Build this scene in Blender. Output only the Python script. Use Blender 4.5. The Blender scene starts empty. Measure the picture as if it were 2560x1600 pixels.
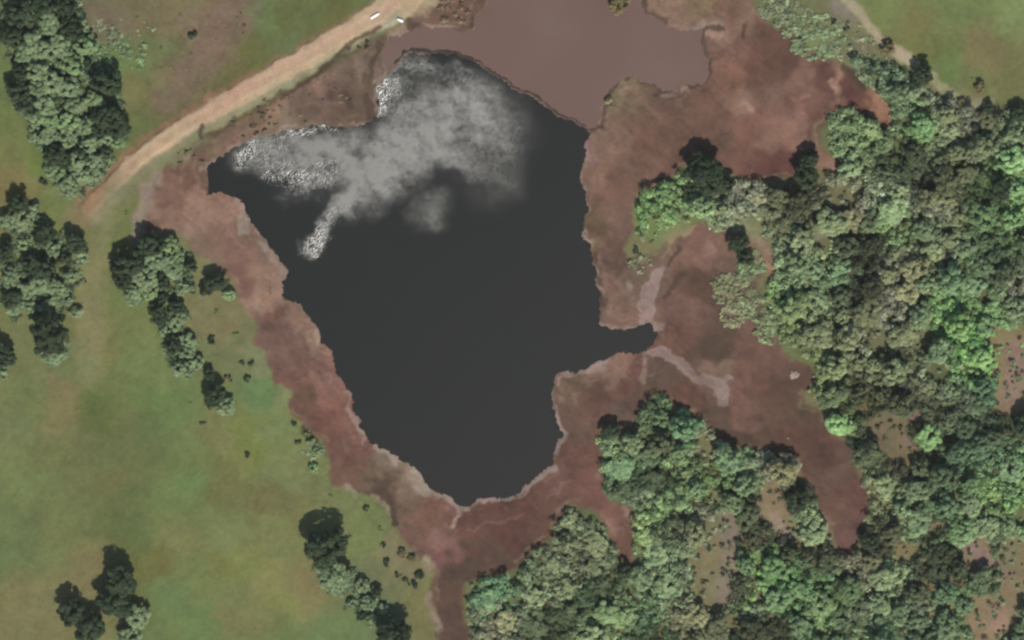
import bpy, math, random
import numpy as np
from mathutils import Vector, Matrix

# ------------------------------------------------------------ camera, light
SC = bpy.context.scene
COL = SC.collection
DIST = 1500.0                       # metres from the lens to the reservoir
F = 12500.0                         # focal length in photograph pixels (2560 wide) -> 0.12 m per pixel
W, H = 2560, 1600

def polar(zen, dx, dy):
    n = math.hypot(dx, dy); s = math.sin(math.radians(zen))
    return np.array([s*dx/n, s*dy/n, math.cos(math.radians(zen))])
CAMDIR = polar(25, -0.16, 1.0)      # the aircraft stood off to the far side, looking down obliquely
SUNDIR = polar(31.5, 0.32, -1.0)      # the sun stands opposite: shadows fall up the picture, a little to the left
CAMPOS = CAMDIR*DIST
fwd = -CAMDIR
right = np.cross(fwd, np.array([0, 1.0, 0])); right /= np.linalg.norm(right)
up = np.cross(right, fwd)
cam = bpy.data.cameras.new('camera'); camo = bpy.data.objects.new('camera', cam); COL.objects.link(camo)
camo.matrix_world = Matrix(((right[0], up[0], -fwd[0], CAMPOS[0]), (right[1], up[1], -fwd[1], CAMPOS[1]),
                            (right[2], up[2], -fwd[2], CAMPOS[2]), (0, 0, 0, 1)))
cam.sensor_width = 36; cam.lens = 36*F/W; cam.clip_start = 10; cam.clip_end = 20000
SC.camera = camo
SC.render.resolution_x = 1024; SC.render.resolution_y = 640

world = bpy.data.worlds.new('World'); SC.world = world; world.use_nodes = True
nt = world.node_tree; bg = nt.nodes['Background']
sky = nt.nodes.new('ShaderNodeTexSky'); sky.sky_type = 'NISHITA'; sky.sun_disc = False
sky.sun_elevation = math.asin(SUNDIR[2]); sky.sun_rotation = math.atan2(SUNDIR[0], SUNDIR[1])
nt.links.new(sky.outputs[0], bg.inputs[0]); bg.inputs[1].default_value = 0.115
sun = bpy.data.lights.new('sun', 'SUN'); suno = bpy.data.objects.new('sun', sun); COL.objects.link(suno)
sun.energy = 4.4; sun.angle = math.radians(0.5); sun.color = (1, 0.958, 0.88)
suno.rotation_euler = Vector(SUNDIR.tolist()).to_track_quat('Z', 'Y').to_euler()
suno.location = (SUNDIR*300).tolist()
SC.view_settings.view_transform = 'Standard'; SC.view_settings.look = 'None'
SC.view_settings.exposure = 0.35; SC.view_settings.gamma = 1
KEXP = 1.86                          # picture brightness of a white sunlit ground
try: SC.cycles.filter_width = 2.5
except Exception: pass

RNG = np.random.default_rng(7); random.seed(7)

def P(x, y, z=0.0):                 # photograph pixel -> world point on the level z
    x = np.asarray(x, float); y = np.asarray(y, float)
    a = (x-W/2)/F; b = -(y-H/2)/F
    d = fwd[:, None]+right[:, None]*a.reshape(1, -1)+up[:, None]*b.reshape(1, -1)
    t = (np.asarray(z, float).reshape(-1)-CAMPOS[2])/d[2]
    return (CAMPOS[:, None]+d*t).T
def P1(x, y, z=0.0): return P([x], [y], z)[0]

def lin(c):
    c = np.asarray(c, float)/255.0
    return np.where(c < .04045, c/12.92, ((c+.055)/1.055)**2.4)

# ------------------------------------------------------------ naming helpers
def tag(o, label=None, cat=None, group=None, kind=None):
    if label: o['label'] = label
    if cat: o['category'] = cat
    if group: o['group'] = group
    if kind: o['kind'] = kind
    return o

def mesh_obj(name, v, f, mat, parent=None, smooth=False, cols=None):
    me = bpy.data.meshes.new(name)
    v = np.asarray(v, np.float32); f = np.asarray(f, np.int32)
    me.vertices.add(len(v)); me.vertices.foreach_set('co', v.ravel())
    k = f.shape[1]
    me.loops.add(f.size); me.loops.foreach_set('vertex_index', f.ravel())
    me.polygons.add(len(f)); me.polygons.foreach_set('loop_start', np.arange(0, f.size, k, dtype=np.int32))
    me.polygons.foreach_set('loop_total', np.full(len(f), k, np.int32))
    if smooth: me.polygons.foreach_set('use_smooth', np.ones(len(f), bool))
    for nm, c in (cols or {}).items():
        if c.ndim == 2:
            at = me.attributes.new(nm, 'FLOAT_COLOR', 'POINT')
            at.data.foreach_set('color', np.c_[c, np.ones(len(c))].astype(np.float32).ravel())
        else:
            at = me.attributes.new(nm, 'FLOAT', 'POINT'); at.data.foreach_set('value', c.astype(np.float32))
    me.update(); me.validate()
    if mat: me.materials.append(mat)
    o = bpy.data.objects.new(name, me); COL.objects.link(o)
    if parent: o.parent = parent
    return o

# ------------------------------------------------------------ the plan, traced
RES = [(529,408),(542,397),(590,365),(640,347),(706,331),(785,317),(852,315),(891,316),(920,310),(936,286),(939,259),(949,217),(965,185),(989,156),(1010,138),(1032,127),(1053,135),(1077,132),(1111,132),(1143,144),(1180,148),(1201,159),(1217,175),(1259,196),(1280,219),(1299,233),(1322,230),(1343,249),(1362,257),(1386,278),(1412,302),(1439,306),(1455,311),(1474,325),(1469,344),(1463,362),(1468,384),(1465,400),(1457,419),(1449,453),(1457,479),(1463,506),(1470,524),(1460,543),(1456,569),(1457,596),(1476,612),(1478,633),(1476,654),(1489,667),(1489,717),(1500,733),(1500,797),(1507,818),(1534,824),(1568,824),(1590,816),(1632,811),(1641,829),(1637,856),(1616,879),(1584,885),(1560,879),(1539,882),(1513,900),(1486,914),(1462,927),(1439,930),(1404,928),(1386,938),(1383,953),(1382,969),(1378,990),(1386,1025),(1386,1043),(1396,1070),(1407,1086),(1394,1110),(1383,1133),(1380,1162),(1354,1176),(1333,1194),(1317,1208),(1296,1232),(1280,1240),(1222,1248),(1196,1250),(1177,1266),(1153,1261),(1129,1242),(1103,1234),(1074,1229),(1063,1205),(1058,1194),(1045,1178),(1021,1162),(992,1141),(965,1123),(936,1110),(920,1099),(910,1080),(899,1054),(886,1028),(878,985),(854,956),(844,932),(836,906),(829,879),(809,863),(801,840),(793,816),(780,800),(772,797),(754,768),(735,755),(711,747),(706,739),(711,691),(711,665),(693,638),(674,606),(656,590),(640,574),(619,540),(606,506),(587,493),(558,479),(526,482),(513,477),(521,453),(518,421)]
POND = [(968,175),(955,140),(975,95),(1030,80),(1060,66),(1110,72),(1150,80),(1185,74),(1190,44),(1215,15),(1236,-60),(1600,-60),(1604,0),(1618,34),(1655,62),(1700,77),(1745,74),(1757,78),(1753,110),(1757,130),(1773,147),(1770,175),(1772,195),(1760,208),(1735,215),(1700,210),(1690,225),(1660,230),(1640,215),(1600,205),(1580,185),(1560,200),(1535,210),(1512,235),(1505,265),(1505,295),(1488,318),(1474,318),(1455,303),(1412,293),(1386,268),(1343,239),(1322,221),(1299,224),(1280,209),(1259,186),(1217,165),(1180,138),(1111,122),(1053,122),(1032,116),(1010,128),(989,150)]
MUD = [
 [(1000,60),(1100,-60),(1240,-60),(1500,-80),(1780,-80),(1840,-30),(1889,16),(1920,53),(1986,79),(2021,130),(2084,148),(2105,169),(2148,172),(2179,220),(2200,238),(2224,265),(2232,312),(2219,315),(2174,290),(2105,278),(2073,286),(2052,317),(2052,365),(2068,392),(2105,415),(2084,432),(2058,420),(1999,410),(1994,442),(1920,448),(1841,440),(1809,413),(1714,413),(1666,453),(1597,487),(1584,532),(1584,572),(1560,625),(1566,654),(1611,638),(1632,638),(1677,593),(1730,564),(1756,559),(1801,564),(1875,580),(1920,605),(1946,640),(1920,678),(1890,700),(1905,770),(1928,800),(1944,858),(1973,900),(2026,914),(2034,959),(2010,985),(2007,1012),(2060,1033),(2063,1065),(2089,1099),(2121,1112),(2140,1144),(2147,1197),(2158,1216),(2179,1266),(2158,1306),(2147,1359),(2110,1390),(2092,1369),(2068,1306),(2047,1266),(2034,1226),(2007,1197),(1994,1139),(1920,1125),(1857,1112),(1806,1104),(1730,1033),(1650,983),(1608,1012),(1589,1065),(1584,1091),(1491,1088),(1497,1104),(1505,1197),(1507,1226),(1531,1253),(1574,1266),(1582,1306),(1579,1412),(1550,1401),(1539,1369),(1507,1306),(1486,1271),(1428,1266),(1412,1279),(1378,1343),(1330,1385),(1280,1430),(1166,1454),(1159,1517),(1180,1597),(1190,1760),(1110,1760),(1100,1600),(1079,1544),(1084,1491),(1084,1438),(1063,1412),(1018,1359),(992,1311),(976,1269),(934,1245),(878,1226),(825,1213),(825,1192),(820,1144),(809,1096),(767,1067),(727,1038),(725,969),(680,964),(680,932),(664,874),(640,861),(640,797),(608,770),(587,707),(529,659),(476,612),(444,580),(362,580),(357,553),(397,440),(440,395),(560,318),(680,250),(800,185),(920,110)]]
FIELD = "10,150,105,120,75;20,300,105,118,72;30,370,115,120,75;90,400,105,125,65;60,440,125,118,80;30,470,128,112,78;150,60,80,88,68;100,250,82,92,72;200,300,84,100,76;150,400,84,98,76;250,60,112,105,85;330,140,105,118,80;300,170,100,125,80;400,120,108,114,82;470,60,124,104,86;550,60,120,92,76;520,110,126,100,86;450,180,120,100,84;580,20,122,96,80;380,60,120,104,88;500,160,120,100,86;400,260,112,92,74;610,120,98,98,60;560,190,102,96,62;390,210,122,118,84;340,220,118,112,78;420,250,105,92,75;370,290,100,102,66;330,320,98,105,68;660,30,103,123,82;630,10,108,120,84;700,60,95,100,62;720,80,96,110,78;760,20,100,108,70;850,20,100,98,60;900,5,95,105,65;760,110,110,100,68;800,60,100,98,62;150,480,118,128,90;130,520,110,122,75;280,520,115,115,78;330,480,120,120,82;400,400,125,125,90;290,600,110,118,76;250,680,122,124,82;240,780,118,112,75;300,760,110,122,78;340,900,108,125,80;260,860,120,115,76;230,900,110,118,75;300,950,105,118,75;245,1010,92,104,60;150,1000,126,114,84;165,970,130,114,86;60,1000,108,118,78;20,1050,112,118,85;400,1000,98,122,76;380,1100,96,110,72;330,1060,104,112,74;300,1200,105,108,72;100,1200,110,120,80;150,1350,112,120,80;30,1350,100,115,78;60,1560,125,115,85;220,1450,124,114,86;450,1250,104,122,78;480,1200,100,125,78;550,1230,108,108,70;350,1330,92,104,64;320,1270,96,106,68;390,1400,108,104,60;450,1350,120,122,82;560,1330,120,126,86;600,1390,124,128,78;620,1420,120,126,74;580,1480,118,122,82;440,1500,98,120,80;500,1560,100,122,78;600,1530,122,118,82;680,1450,132,126,84;710,1500,126,128,80;750,1480,128,116,86;660,1330,118,122,82;680,1250,115,108,75;700,1200,122,128,90;560,1100,124,120,82;620,1100,118,128,70;700,1080,118,128,86;650,980,98,128,86;690,1010,124,130,96;640,900,128,128,100;600,850,112,112,85;560,820,130,116,88;500,900,110,115,85;570,780,125,115,88;480,640,125,125,95;860,1280,115,120,85;900,1330,112,125,82;920,1450,115,118,90;1040,1500,122,118,85;1050,1560,120,112,80;1000,1400,128,116,96;950,1540,100,115,90;850,1570,105,125,85;720,1580,105,118,78;350,1000,100,116,72;420,940,108,124,80;500,1150,108,120,76;200,1150,108,112,76;150,900,112,118,84;330,1150,102,110,72;480,1430,110,122,78;560,1410,112,116,68;2200,20,118,128,82;2300,60,118,115,78;2400,30,108,122,80;2540,10,125,142,96;2450,120,125,112,85;2300,130,108,112,72;2360,170,98,122,72;2520,200,115,112,78;2450,230,108,115,75;2500,260,108,110,85;2050,30,115,115,88;2090,20,128,116,104;2000,60,112,115,88;2080,90,105,112,80;2150,120,118,112,95;2030,110,118,128,92;2000,40,108,112,86;2330,230,112,112,90;2250,200,105,112,85;2440,255,130,125,100;2520,850,138,118,100;2530,960,142,118,102;2540,1010,138,115,100;1930,1260,148,122,110;1945,1310,142,124,106;1820,1300,122,112,90;1800,1380,130,115,98;1790,1440,124,112,92;1820,1500,122,112,90;2200,1080,120,100,88;2260,1130,125,105,92;2450,1380,142,118,105;2460,1410,136,114,104;2480,1560,152,124,110;2540,1400,130,115,100;2540,1500,140,118,105;2260,1380,130,112,90;2100,500,118,110,92;2050,480,110,104,86;1870,560,128,128,98;1880,500,122,118,104;1650,560,112,128,84;1620,660,122,110,88;1700,520,110,118,84;1830,480,108,106,92;2200,700,90,86,74;2300,850,112,112,92;2400,600,84,94,68;2400,1000,80,88,66;2300,1200,84,94,68;2050,1500,78,98,62;1400,1500,98,102,78;1600,1250,96,108,80;1750,1130,120,112,90;1600,1500,104,112,84;1700,1560,122,112,90;2500,1200,96,112,76;2180,330,88,98,70;2450,400,96,108,76;1850,760,112,108,82;1900,820,108,110,80;2000,860,102,106,78;1990,1180,120,104,92;1350,1420,104,104,80;1300,1470,100,106,80"
MUDC = "450,430,110,82,68;420,480,130,100,88;470,530,150,122,108;540,500,148,120,105;390,560,120,92,80;395,540,152,125,112;440,570,150,122,110;560,600,132,102,90;600,660,130,98,88;650,660,142,115,100;660,760,160,134,118;655,725,152,128,112;625,710,132,98,88;480,620,128,110,92;520,640,132,112,94;680,800,112,80,68;750,820,142,116,102;765,835,146,122,106;700,840,125,95,85;740,900,125,92,82;700,930,112,82,70;820,960,135,100,92;830,1000,138,98,88;770,1000,100,74,58;820,1050,114,76,66;870,1060,126,88,78;780,1030,112,82,70;850,1130,112,80,68;900,1120,125,88,80;960,1150,134,120,104;930,1180,112,95,78;1040,1200,150,134,118;870,1180,112,85,72;960,1220,90,72,56;990,1250,92,74,60;1010,1230,132,116,100;1080,1300,122,88,72;1100,1340,134,100,94;1140,1280,120,85,75;1060,1380,110,82,70;1090,1390,120,82,80;1200,1330,104,68,58;1250,1380,94,70,58;1150,1420,90,70,58;1130,1500,98,72,58;1130,1570,92,70,58;1350,1300,105,74,62;1290,1340,92,60,50;1300,1300,100,66,56;1420,1230,112,78,70;1450,1150,112,78,68;1480,1200,122,82,76;1430,1080,110,82,70;1480,1060,112,86,72;1400,970,118,98,82;1440,950,120,100,85;1545,920,142,116,102;1590,930,115,80,70;1560,960,112,78,68;1500,1000,98,70,60;1560,1050,105,85,75;1460,1020,106,76,66;1560,1290,118,82,70;1530,1310,132,94,82;1565,1350,112,80,68;1650,930,96,78,66;1640,960,104,82,70;1700,1000,108,75,65;1780,1050,92,73,60;1850,1010,134,96,86;1835,1000,130,96,84;1870,1040,120,90,80;1900,1060,98,75,62;1850,1090,85,65,50;1700,850,114,82,70;1780,870,88,70,55;1850,900,112,82,72;1800,920,132,110,96;1900,880,112,82,72;1920,960,108,78,68;1950,980,94,72,58;2000,1050,95,72,58;1980,1090,100,70,58;2040,1120,98,68,55;2060,1200,105,80,70;2110,1250,108,75,65;2090,1290,112,82,70;2110,1340,110,80,74;2150,1120,102,85,70;1740,600,122,90,80;1780,620,132,100,90;1790,590,126,96,84;1720,700,98,72,60;1760,690,94,70,58;1700,760,120,90,80;1660,640,122,100,86;1620,700,118,95,82;1690,620,130,104,90;1850,660,112,90,75;1890,610,134,114,92;1860,700,110,92,76;1500,640,122,92,82;1520,700,128,98,86;1545,720,140,116,100;1540,760,128,102,90;1520,745,108,78,66;1500,430,134,106,92;1540,450,118,88,76;1530,550,125,95,85;1500,560,108,88,66;1480,620,115,95,75;1540,640,98,74,62;1600,420,120,92,80;1560,350,130,105,90;1600,370,114,84,72;1500,290,134,110,96;1580,300,115,88,76;1600,250,120,98,80;1550,230,128,114,88;1700,280,112,85,72;1650,260,116,90,78;1780,100,120,90,78;1800,85,140,112,98;1850,110,125,92,82;1840,180,132,96,80;1870,170,110,78,66;1860,250,148,116,100;1800,300,115,85,72;1880,300,130,92,82;1740,30,128,112,86;1800,20,120,92,76;1690,20,140,116,100;1750,55,136,112,96;1850,60,134,108,94;1950,150,96,70,58;1930,110,104,74,62;1990,180,128,98,86;1960,240,122,92,82;2000,250,122,88,80;1990,245,136,102,92;1960,340,144,112,98;1985,330,138,108,98;2060,220,106,70,62;2120,230,96,60,52;2082,215,156,124,108;2040,190,100,66,60;2130,260,108,70,62;2198,268,160,122,102;2215,285,150,112,90;2140,190,88,68,54;2030,310,105,72,62;1980,400,114,76,70;1930,430,98,62,56;2090,420,152,112,98;1850,380,120,85,75;1800,350,104,78,66;1750,330,112,84,70;690,290,142,116,98;760,240,118,95,85;800,210,142,114,104;780,250,112,92,80;850,260,104,84,70;880,290,98,86,70;900,280,102,88,72;910,180,138,122,106;880,160,112,96,80;930,100,112,98,80;930,200,100,82,66;720,320,125,112,95;600,310,115,98,82;640,330,122,108,94;570,345,125,100,88;520,325,106,92,62;545,300,110,90,74;640,270,112,94,74;480,400,115,90,76;450,380,118,112,84;500,355,112,100,78;1050,50,112,90,80;1150,50,115,90,78;1015,45,146,130,110;940,270,136,120,104;1100,20,116,92,78;1180,10,112,86,70"
FOREST = "2200,330,112,132,85;2100,370,110,130,90;2300,310,104,134,82;2370,330,110,120,90;2500,330,98,115,85;2250,370,60,66,46;2420,340,118,118,95;2540,430,115,150,92;2530,470,115,148,94;2250,420,50,60,40;2330,470,62,62,56;2480,480,50,68,38;2230,490,124,136,112;2330,520,112,112,98;2380,430,84,92,60;2100,520,118,112,95;2060,600,122,134,98;2000,500,60,60,45;1960,560,85,85,65;2180,620,46,50,38;2230,570,110,134,85;2300,560,80,96,62;2150,720,45,46,38;2140,640,44,48,36;2260,680,118,116,98;2240,750,118,114,102;2350,640,114,120,94;2420,680,92,118,82;2520,550,105,134,82;2480,760,98,126,80;2350,770,108,146,85;2500,670,60,72,52;2490,620,70,90,58;2540,720,108,108,92;2100,680,104,128,95;2080,660,90,118,82;2000,620,110,115,92;2060,820,105,112,80;1980,780,110,126,78;2170,850,118,120,98;2250,820,116,116,102;2230,870,74,76,54;2310,850,84,86,66;2380,830,100,148,80;2420,880,98,148,80;2440,930,100,142,78;2350,940,118,130,100;2200,930,110,116,88;2050,940,116,124,80;2160,990,60,62,36;2130,1020,70,86,52;2300,1000,82,84,66;2290,1040,62,64,46;2420,1000,86,94,76;2470,980,70,106,78;2450,1080,60,74,54;2520,1050,50,64,44;2400,1150,62,94,66;2450,1140,74,100,76;2520,1160,98,128,88;2200,1150,72,80,56;2260,1160,60,60,44;2340,1150,76,84,60;2480,1230,112,140,84;2540,1220,106,140,84;2300,1230,96,108,80;2340,1260,78,108,74;2270,1300,116,134,98;2400,1330,104,136,90;2330,1300,50,60,36;2450,1300,104,120,86;2200,1360,56,56,36;2190,1240,118,126,92;2350,1420,50,56,38;2400,1380,52,54,38;2300,1460,60,66,50;2240,1430,114,134,98;2200,1470,116,130,98;2150,1430,108,100,86;2050,1450,94,130,80;1980,1480,88,130,80;1960,1440,84,126,76;2050,1550,98,122,78;2110,1500,70,92,56;2150,1540,96,106,80;2200,1580,90,118,84;2290,1560,82,98,70;2320,1520,98,112,88;2380,1500,88,118,78;2400,1590,90,110,76;1970,1360,58,60,44;2040,1390,56,56,44;2020,1310,118,134,95;1990,1230,52,58,46;1880,1350,58,58,40;1870,1270,52,58,40;1900,1400,104,136,78;1880,1480,110,142,80;1850,1470,58,60,44;1850,1570,46,52,38;1900,1530,114,128,100;1920,1560,50,54,36;1650,1400,112,130,98;1700,1460,104,122,88;1750,1420,100,104,86;1750,1300,112,112,95;1650,1290,108,134,85;1600,1320,120,138,84;1670,1320,70,78,56;1720,1240,108,134,88;1820,1230,60,84,48;1840,1270,112,128,88;1600,1240,106,116,94;1580,1210,56,68,46;1480,1310,106,116,88;1450,1400,102,106,82;1400,1450,106,112,85;1330,1500,106,118,90;1250,1480,88,124,90;1300,1560,100,106,85;1240,1560,124,118,96;1190,1500,90,116,84;1480,1500,56,74,46;1500,1480,60,70,50;1360,1570,50,60,36;1550,1540,104,124,80;1500,1570,114,130,90;1620,1550,84,114,78;1700,1540,118,114,90;1760,1530,120,116,88;1640,1580,52,70,44;1560,1110,116,130,95;1640,1080,84,102,66;1620,1020,80,98,66;1700,1060,88,130,90;1690,1100,92,134,96;1580,1170,98,136,95;1540,1140,112,132,92;1680,1150,108,130,85;1640,1110,70,74,54;1770,1130,118,115,92;1650,1190,50,62,40;1590,1195,52,70,44;1800,1200,98,122,72;1760,1190,84,104,58;1850,1150,110,136,98;1740,1180,80,92,56;1900,1160,110,114,96;1960,1170,116,106,96;1870,1190,110,128,92;1830,500,110,115,98;1880,480,124,122,106;1650,570,115,146,90;1700,540,112,136,88;1630,510,95,124,75;1600,650,118,114,88;1850,720,112,112,85;1900,770,114,116,90;1820,780,120,114,86;1940,740,110,136,80;1950,650,110,128,95;1890,560,118,128,96;1970,690,100,118,88;2050,90,108,122,86;1980,50,112,118,92;2200,180,80,100,76;2180,220,100,114,88;2330,230,116,122,104;2260,280,100,118,86;2400,290,104,106,92;2460,290,76,74,62"  # canopy tints; the darkest points hold the shadows of tall trees as leaf colour

def parse(s): return np.array([[float(q) for q in t.split(',')] for t in s.split(';')])

# ------------------------------------------------------------ raster plan at 2.5 photograph pixels (0.3 m)
STEP = 2.5
X0, Y0, X1, Y1 = -240, -200, 2800, 1800
nx = int((X1-X0)/STEP)+1; ny = int((Y1-Y0)/STEP)+1
gx, gy = np.meshgrid(X0+np.arange(nx)*STEP, Y0+np.arange(ny)*STEP)
def vnoise(x, y, cell, seed):
    r = np.random.default_rng(seed); n = 512
    t = r.random((n, n)).astype(np.float32)
    u = x/cell+1000.0; v = y/cell+1000.0
    iu = np.floor(u).astype(np.int64); iv = np.floor(v).astype(np.int64)
    fu = u-iu; fv = v-iv; fu = fu*fu*(3-2*fu); fv = fv*fv*(3-2*fv)
    a = t[iv % n, iu % n]; b = t[iv % n, (iu+1) % n]; c = t[(iv+1) % n, iu % n]; d = t[(iv+1) % n, (iu+1) % n]
    return (a*(1-fu)+b*fu)*(1-fv)+(c*(1-fu)+d*fu)*fv-.5
def fbm(x, y, cell, seed, o=4, g=.55):
    s = 0; a = 1
    for i in range(o): s = s+a*vnoise(x+i*37, y-i*91, cell/2**i, seed+i); a *= g
    return s
wx = fbm(gx, gy, 26, 11)*13; wy = fbm(gx, gy, 26, 51)*13
Wx = gx+wx; Wy = gy+wy
WX2 = gx+wx*2.2+fbm(gx, gy, 90, 71)*34; WY2 = gy+wy*2.2+fbm(gx, gy, 90, 91)*34

def sdf(poly, x, y):                # > 0 inside, photograph pixels
    p = np.array(poly, float); q = np.roll(p, -1, 0)
    d2 = np.full(x.shape, 1e12); ins = np.zeros(x.shape, bool)
    for (ax, ay), (bx, by) in zip(p, q):
        ex, ey = bx-ax, by-ay
        t = np.clip(((x-ax)*ex+(y-ay)*ey)/(ex*ex+ey*ey+1e-9), 0, 1)
        d2 = np.minimum(d2, (x-ax-t*ex)**2+(y-ay-t*ey)**2)
        if ay != by:
            c = ((ay > y) != (by > y)) & (x < ex*(y-ay)/(by-ay)+ax); ins ^= c
    return np.where(ins, 1, -1)*np.sqrt(d2)
def sdf_grid(poly, sx, sy): return sdf(poly, sx.astype(np.float32), sy.astype(np.float32))
def smooth(e0, e1, v):
    t = np.clip((v-e0)/(e1-e0), 0, 1); return t*t*(3-2*t)
def interp(pts, x, y, s=22.0):
    x = x[::2, ::2]; y = y[::2, ::2]
    num = np.zeros(x.shape+(3,)); den = np.zeros(x.shape)
    for px, py, r, g, b in pts:
        w = 1/((x-px)**2+(y-py)**2+s*s)**2.6*1e6
        den += w; num += w[..., None]*lin((r, g, b))
    c = num/den[..., None]
    full = np.repeat(np.repeat(c, 2, 0), 2, 1)[:ny, :nx]
    full[1:-1, 1:-1] = (full[:-2, 1:-1]+full[2:, 1:-1]+full[1:-1, :-2]+full[1:-1, 2:])/4
    return full
fw = 0.45
rag = fbm(gx, gy, 15, 1201, 3, .7)*9; rag2 = fbm(gx, gy, 15, 1301, 3, .7)*9
dres = sdf_grid(RES, gx+wx*fw+rag, gy+wy*fw+rag2)
dpond = sdf_grid(POND, gx+wx*fw+rag, gy+wy*fw+rag2)
dmud = sdf_grid(MUD[0], Wx, Wy)
field = interp(parse(FIELD), WX2, WY2, 20)
mudc = interp(parse(MUDC), WX2, WY2, 14)
m = smooth(-9, 7, dmud)[..., None]
field = (field*.72+field.mean(-1, keepdims=True)*np.array([1.04, 1.14, .62])*.10+lin((116,122,80))*.20)*np.array([.965, .95, .78])
color = field*(1-m)+(mudc*.86+mudc.mean(-1, keepdims=True)*.14*np.array([1.1, .98, .88]))*.93*m*np.array([.95, .84, .73])

def stroke(pts, c, width, soft=6, op=1.0, wob=1.0, canvas=None):
    """paint a polyline (x, y[, halfwidth]) into the surface colour; returns its mask"""
    p = [(q[0], q[1], q[2] if len(q) > 2 else width) for q in pts]
    xs = [q[0] for q in p]; ys = [q[1] for q in p]; mw = max(q[2] for q in p)+soft+20
    i0 = max(0, int((min(ys)-mw-Y0)/STEP)); i1 = min(ny, int((max(ys)+mw-Y0)/STEP)+2)
    j0 = max(0, int((min(xs)-mw-X0)/STEP)); j1 = min(nx, int((max(xs)+mw-X0)/STEP)+2)
    if i1 <= i0 or j1 <= j0: return
    x = gx[i0:i1, j0:j1]+wx[i0:i1, j0:j1]*wob; y = gy[i0:i1, j0:j1]+wy[i0:i1, j0:j1]*wob
    best = np.full(x.shape, -1e9)
    if len(p) == 1: best = p[0][2]-np.hypot(x-p[0][0], y-p[0][1])
    for a, b in zip(p[:-1], p[1:]):
        ex, ey = b[0]-a[0], b[1]-a[1]
        t = np.clip(((x-a[0])*ex+(y-a[1])*ey)/(ex*ex+ey*ey+1e-9), 0, 1)
        best = np.maximum(best, a[2]+(b[2]-a[2])*t-np.hypot(x-a[0]-t*ex, y-a[1]-t*ey))
    k = smooth(-soft, soft*.6, best)*op
    if canvas is None:
        color[i0:i1, j0:j1] = color[i0:i1, j0:j1]*(1-k[..., None])+lin(c)*k[..., None]
    else:
        canvas[i0:i1, j0:j1] = canvas[i0:i1, j0:j1]*(1-k)+c*k
    return

# bare mauve brown scrubland above the track
for q in [(570,50,52),(545,120,50),(490,170,44),(440,215,36),(500,60,40),(600,20,40),(405,250,22),(235,40,36),(300,60,26)]:
    stroke([q], (124,102,88), 30, 34, .5, 3)
for q in [((520,40),(450,110),(400,170)), ((600,70),(530,150),(470,240)), ((560,200),(500,250),(420,290))]:
    stroke(q, (98,92,66), 5, 9, .5, 2.5)
# farm track over the dam and its verges
ROAD = [(1040,-60,52),(1000,-5,46),(950,35,34),(880,78,29),(800,122,27),(720,168,25),(640,212,25),(560,258,24),(480,306,22),(420,342,20),(370,378,19),(320,418,18),(290,448,18),(250,488,17),(215,528,14)]
off = lambda pts, dx, dy, w: [(x+dx, y+dy, w) for x, y, _ in pts]
stroke(off(ROAD, 14, 24, 14), (146,140,112), 14, 10, .8)
stroke(off(ROAD[3:9], 30, 44, 5), (92,78,56), 5, 6, .75)
stroke(off(ROAD[8:13], 22, 38, 14), (126,124,90), 14, 12, .7)
stroke(off(ROAD[2:], -14, -21, 9), (146,106,82), 7, 9, .75)
stroke(ROAD[:-3], (184,158,126), 20, 8, .95, .5)
stroke([(q[0], q[1], q[2]*f) for q, f in zip(ROAD[-4:], (1, .9, .7, .5))], (172,142,112), 12, 16, .8, .8)
stroke(off(ROAD[1:-3], -6, -9, 2.5), (198,168,140), 3, 5, .5, .4)
stroke(off(ROAD[1:-3], 8, 12, 2.5), (200,174,144), 3, 5, .5, .4)
stroke(off(ROAD[1:-3], 1, 2, 1.5), (170,142,108), 2, 5, .45, .5)
stroke(off(ROAD[1:8], 2, -6, 6), (198,158,132), 6, 10, .6)
stroke([(490,290,12),(520,272,14),(740,150,10)], (190,156,132), 10, 12, .4)
stroke([(262,470,16),(225,515,24),(195,552,22)], (150,118,90), 18, 20, .75)
stroke([(280,480,14),(262,560,16),(248,640,16),(228,740,26),(222,860,30),(225,930,26)], (136,134,94), 14, 26, .6)
stroke([(195,545,30),(225,600,26),(245,680,22),(228,780,20),(225,870,16)], (124,118,80), 20, 26, .45)
stroke([(1020,20,20),(1050,5,30),(1100,-30,30)], (170,150,118), 20, 14, .7)
stroke([(960,60,8),(985,48,10),(1000,40,8)], (168,158,132), 8, 8, .8)
# second track, upper right
PATH2 = [(2085,-60,12),(2118,0,11),(2145,25,10),(2170,62,10),(2200,98,10),(2235,125,14),(2262,145,15),(2292,165,8)]
stroke(PATH2, (166,154,124), 10, 8, .9, .5)
stroke([(2255,140,14)], (172,160,134), 14, 10, .7)
stroke([(2292,165,8),(2340,205,10),(2385,240,9),(2430,268,9)], (150,148,112), 8, 7, .8)
stroke([(2420,262,10),(2450,262,16),(2470,250,8)], (140,136,110), 8, 9, .7)
stroke([(2090,15,18),(2120,35,10)], (140,126,116), 12, 14, .6)
stroke([(2215,100,9),(2222,122,11)], (92,66,54), 9, 6, .7)
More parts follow.
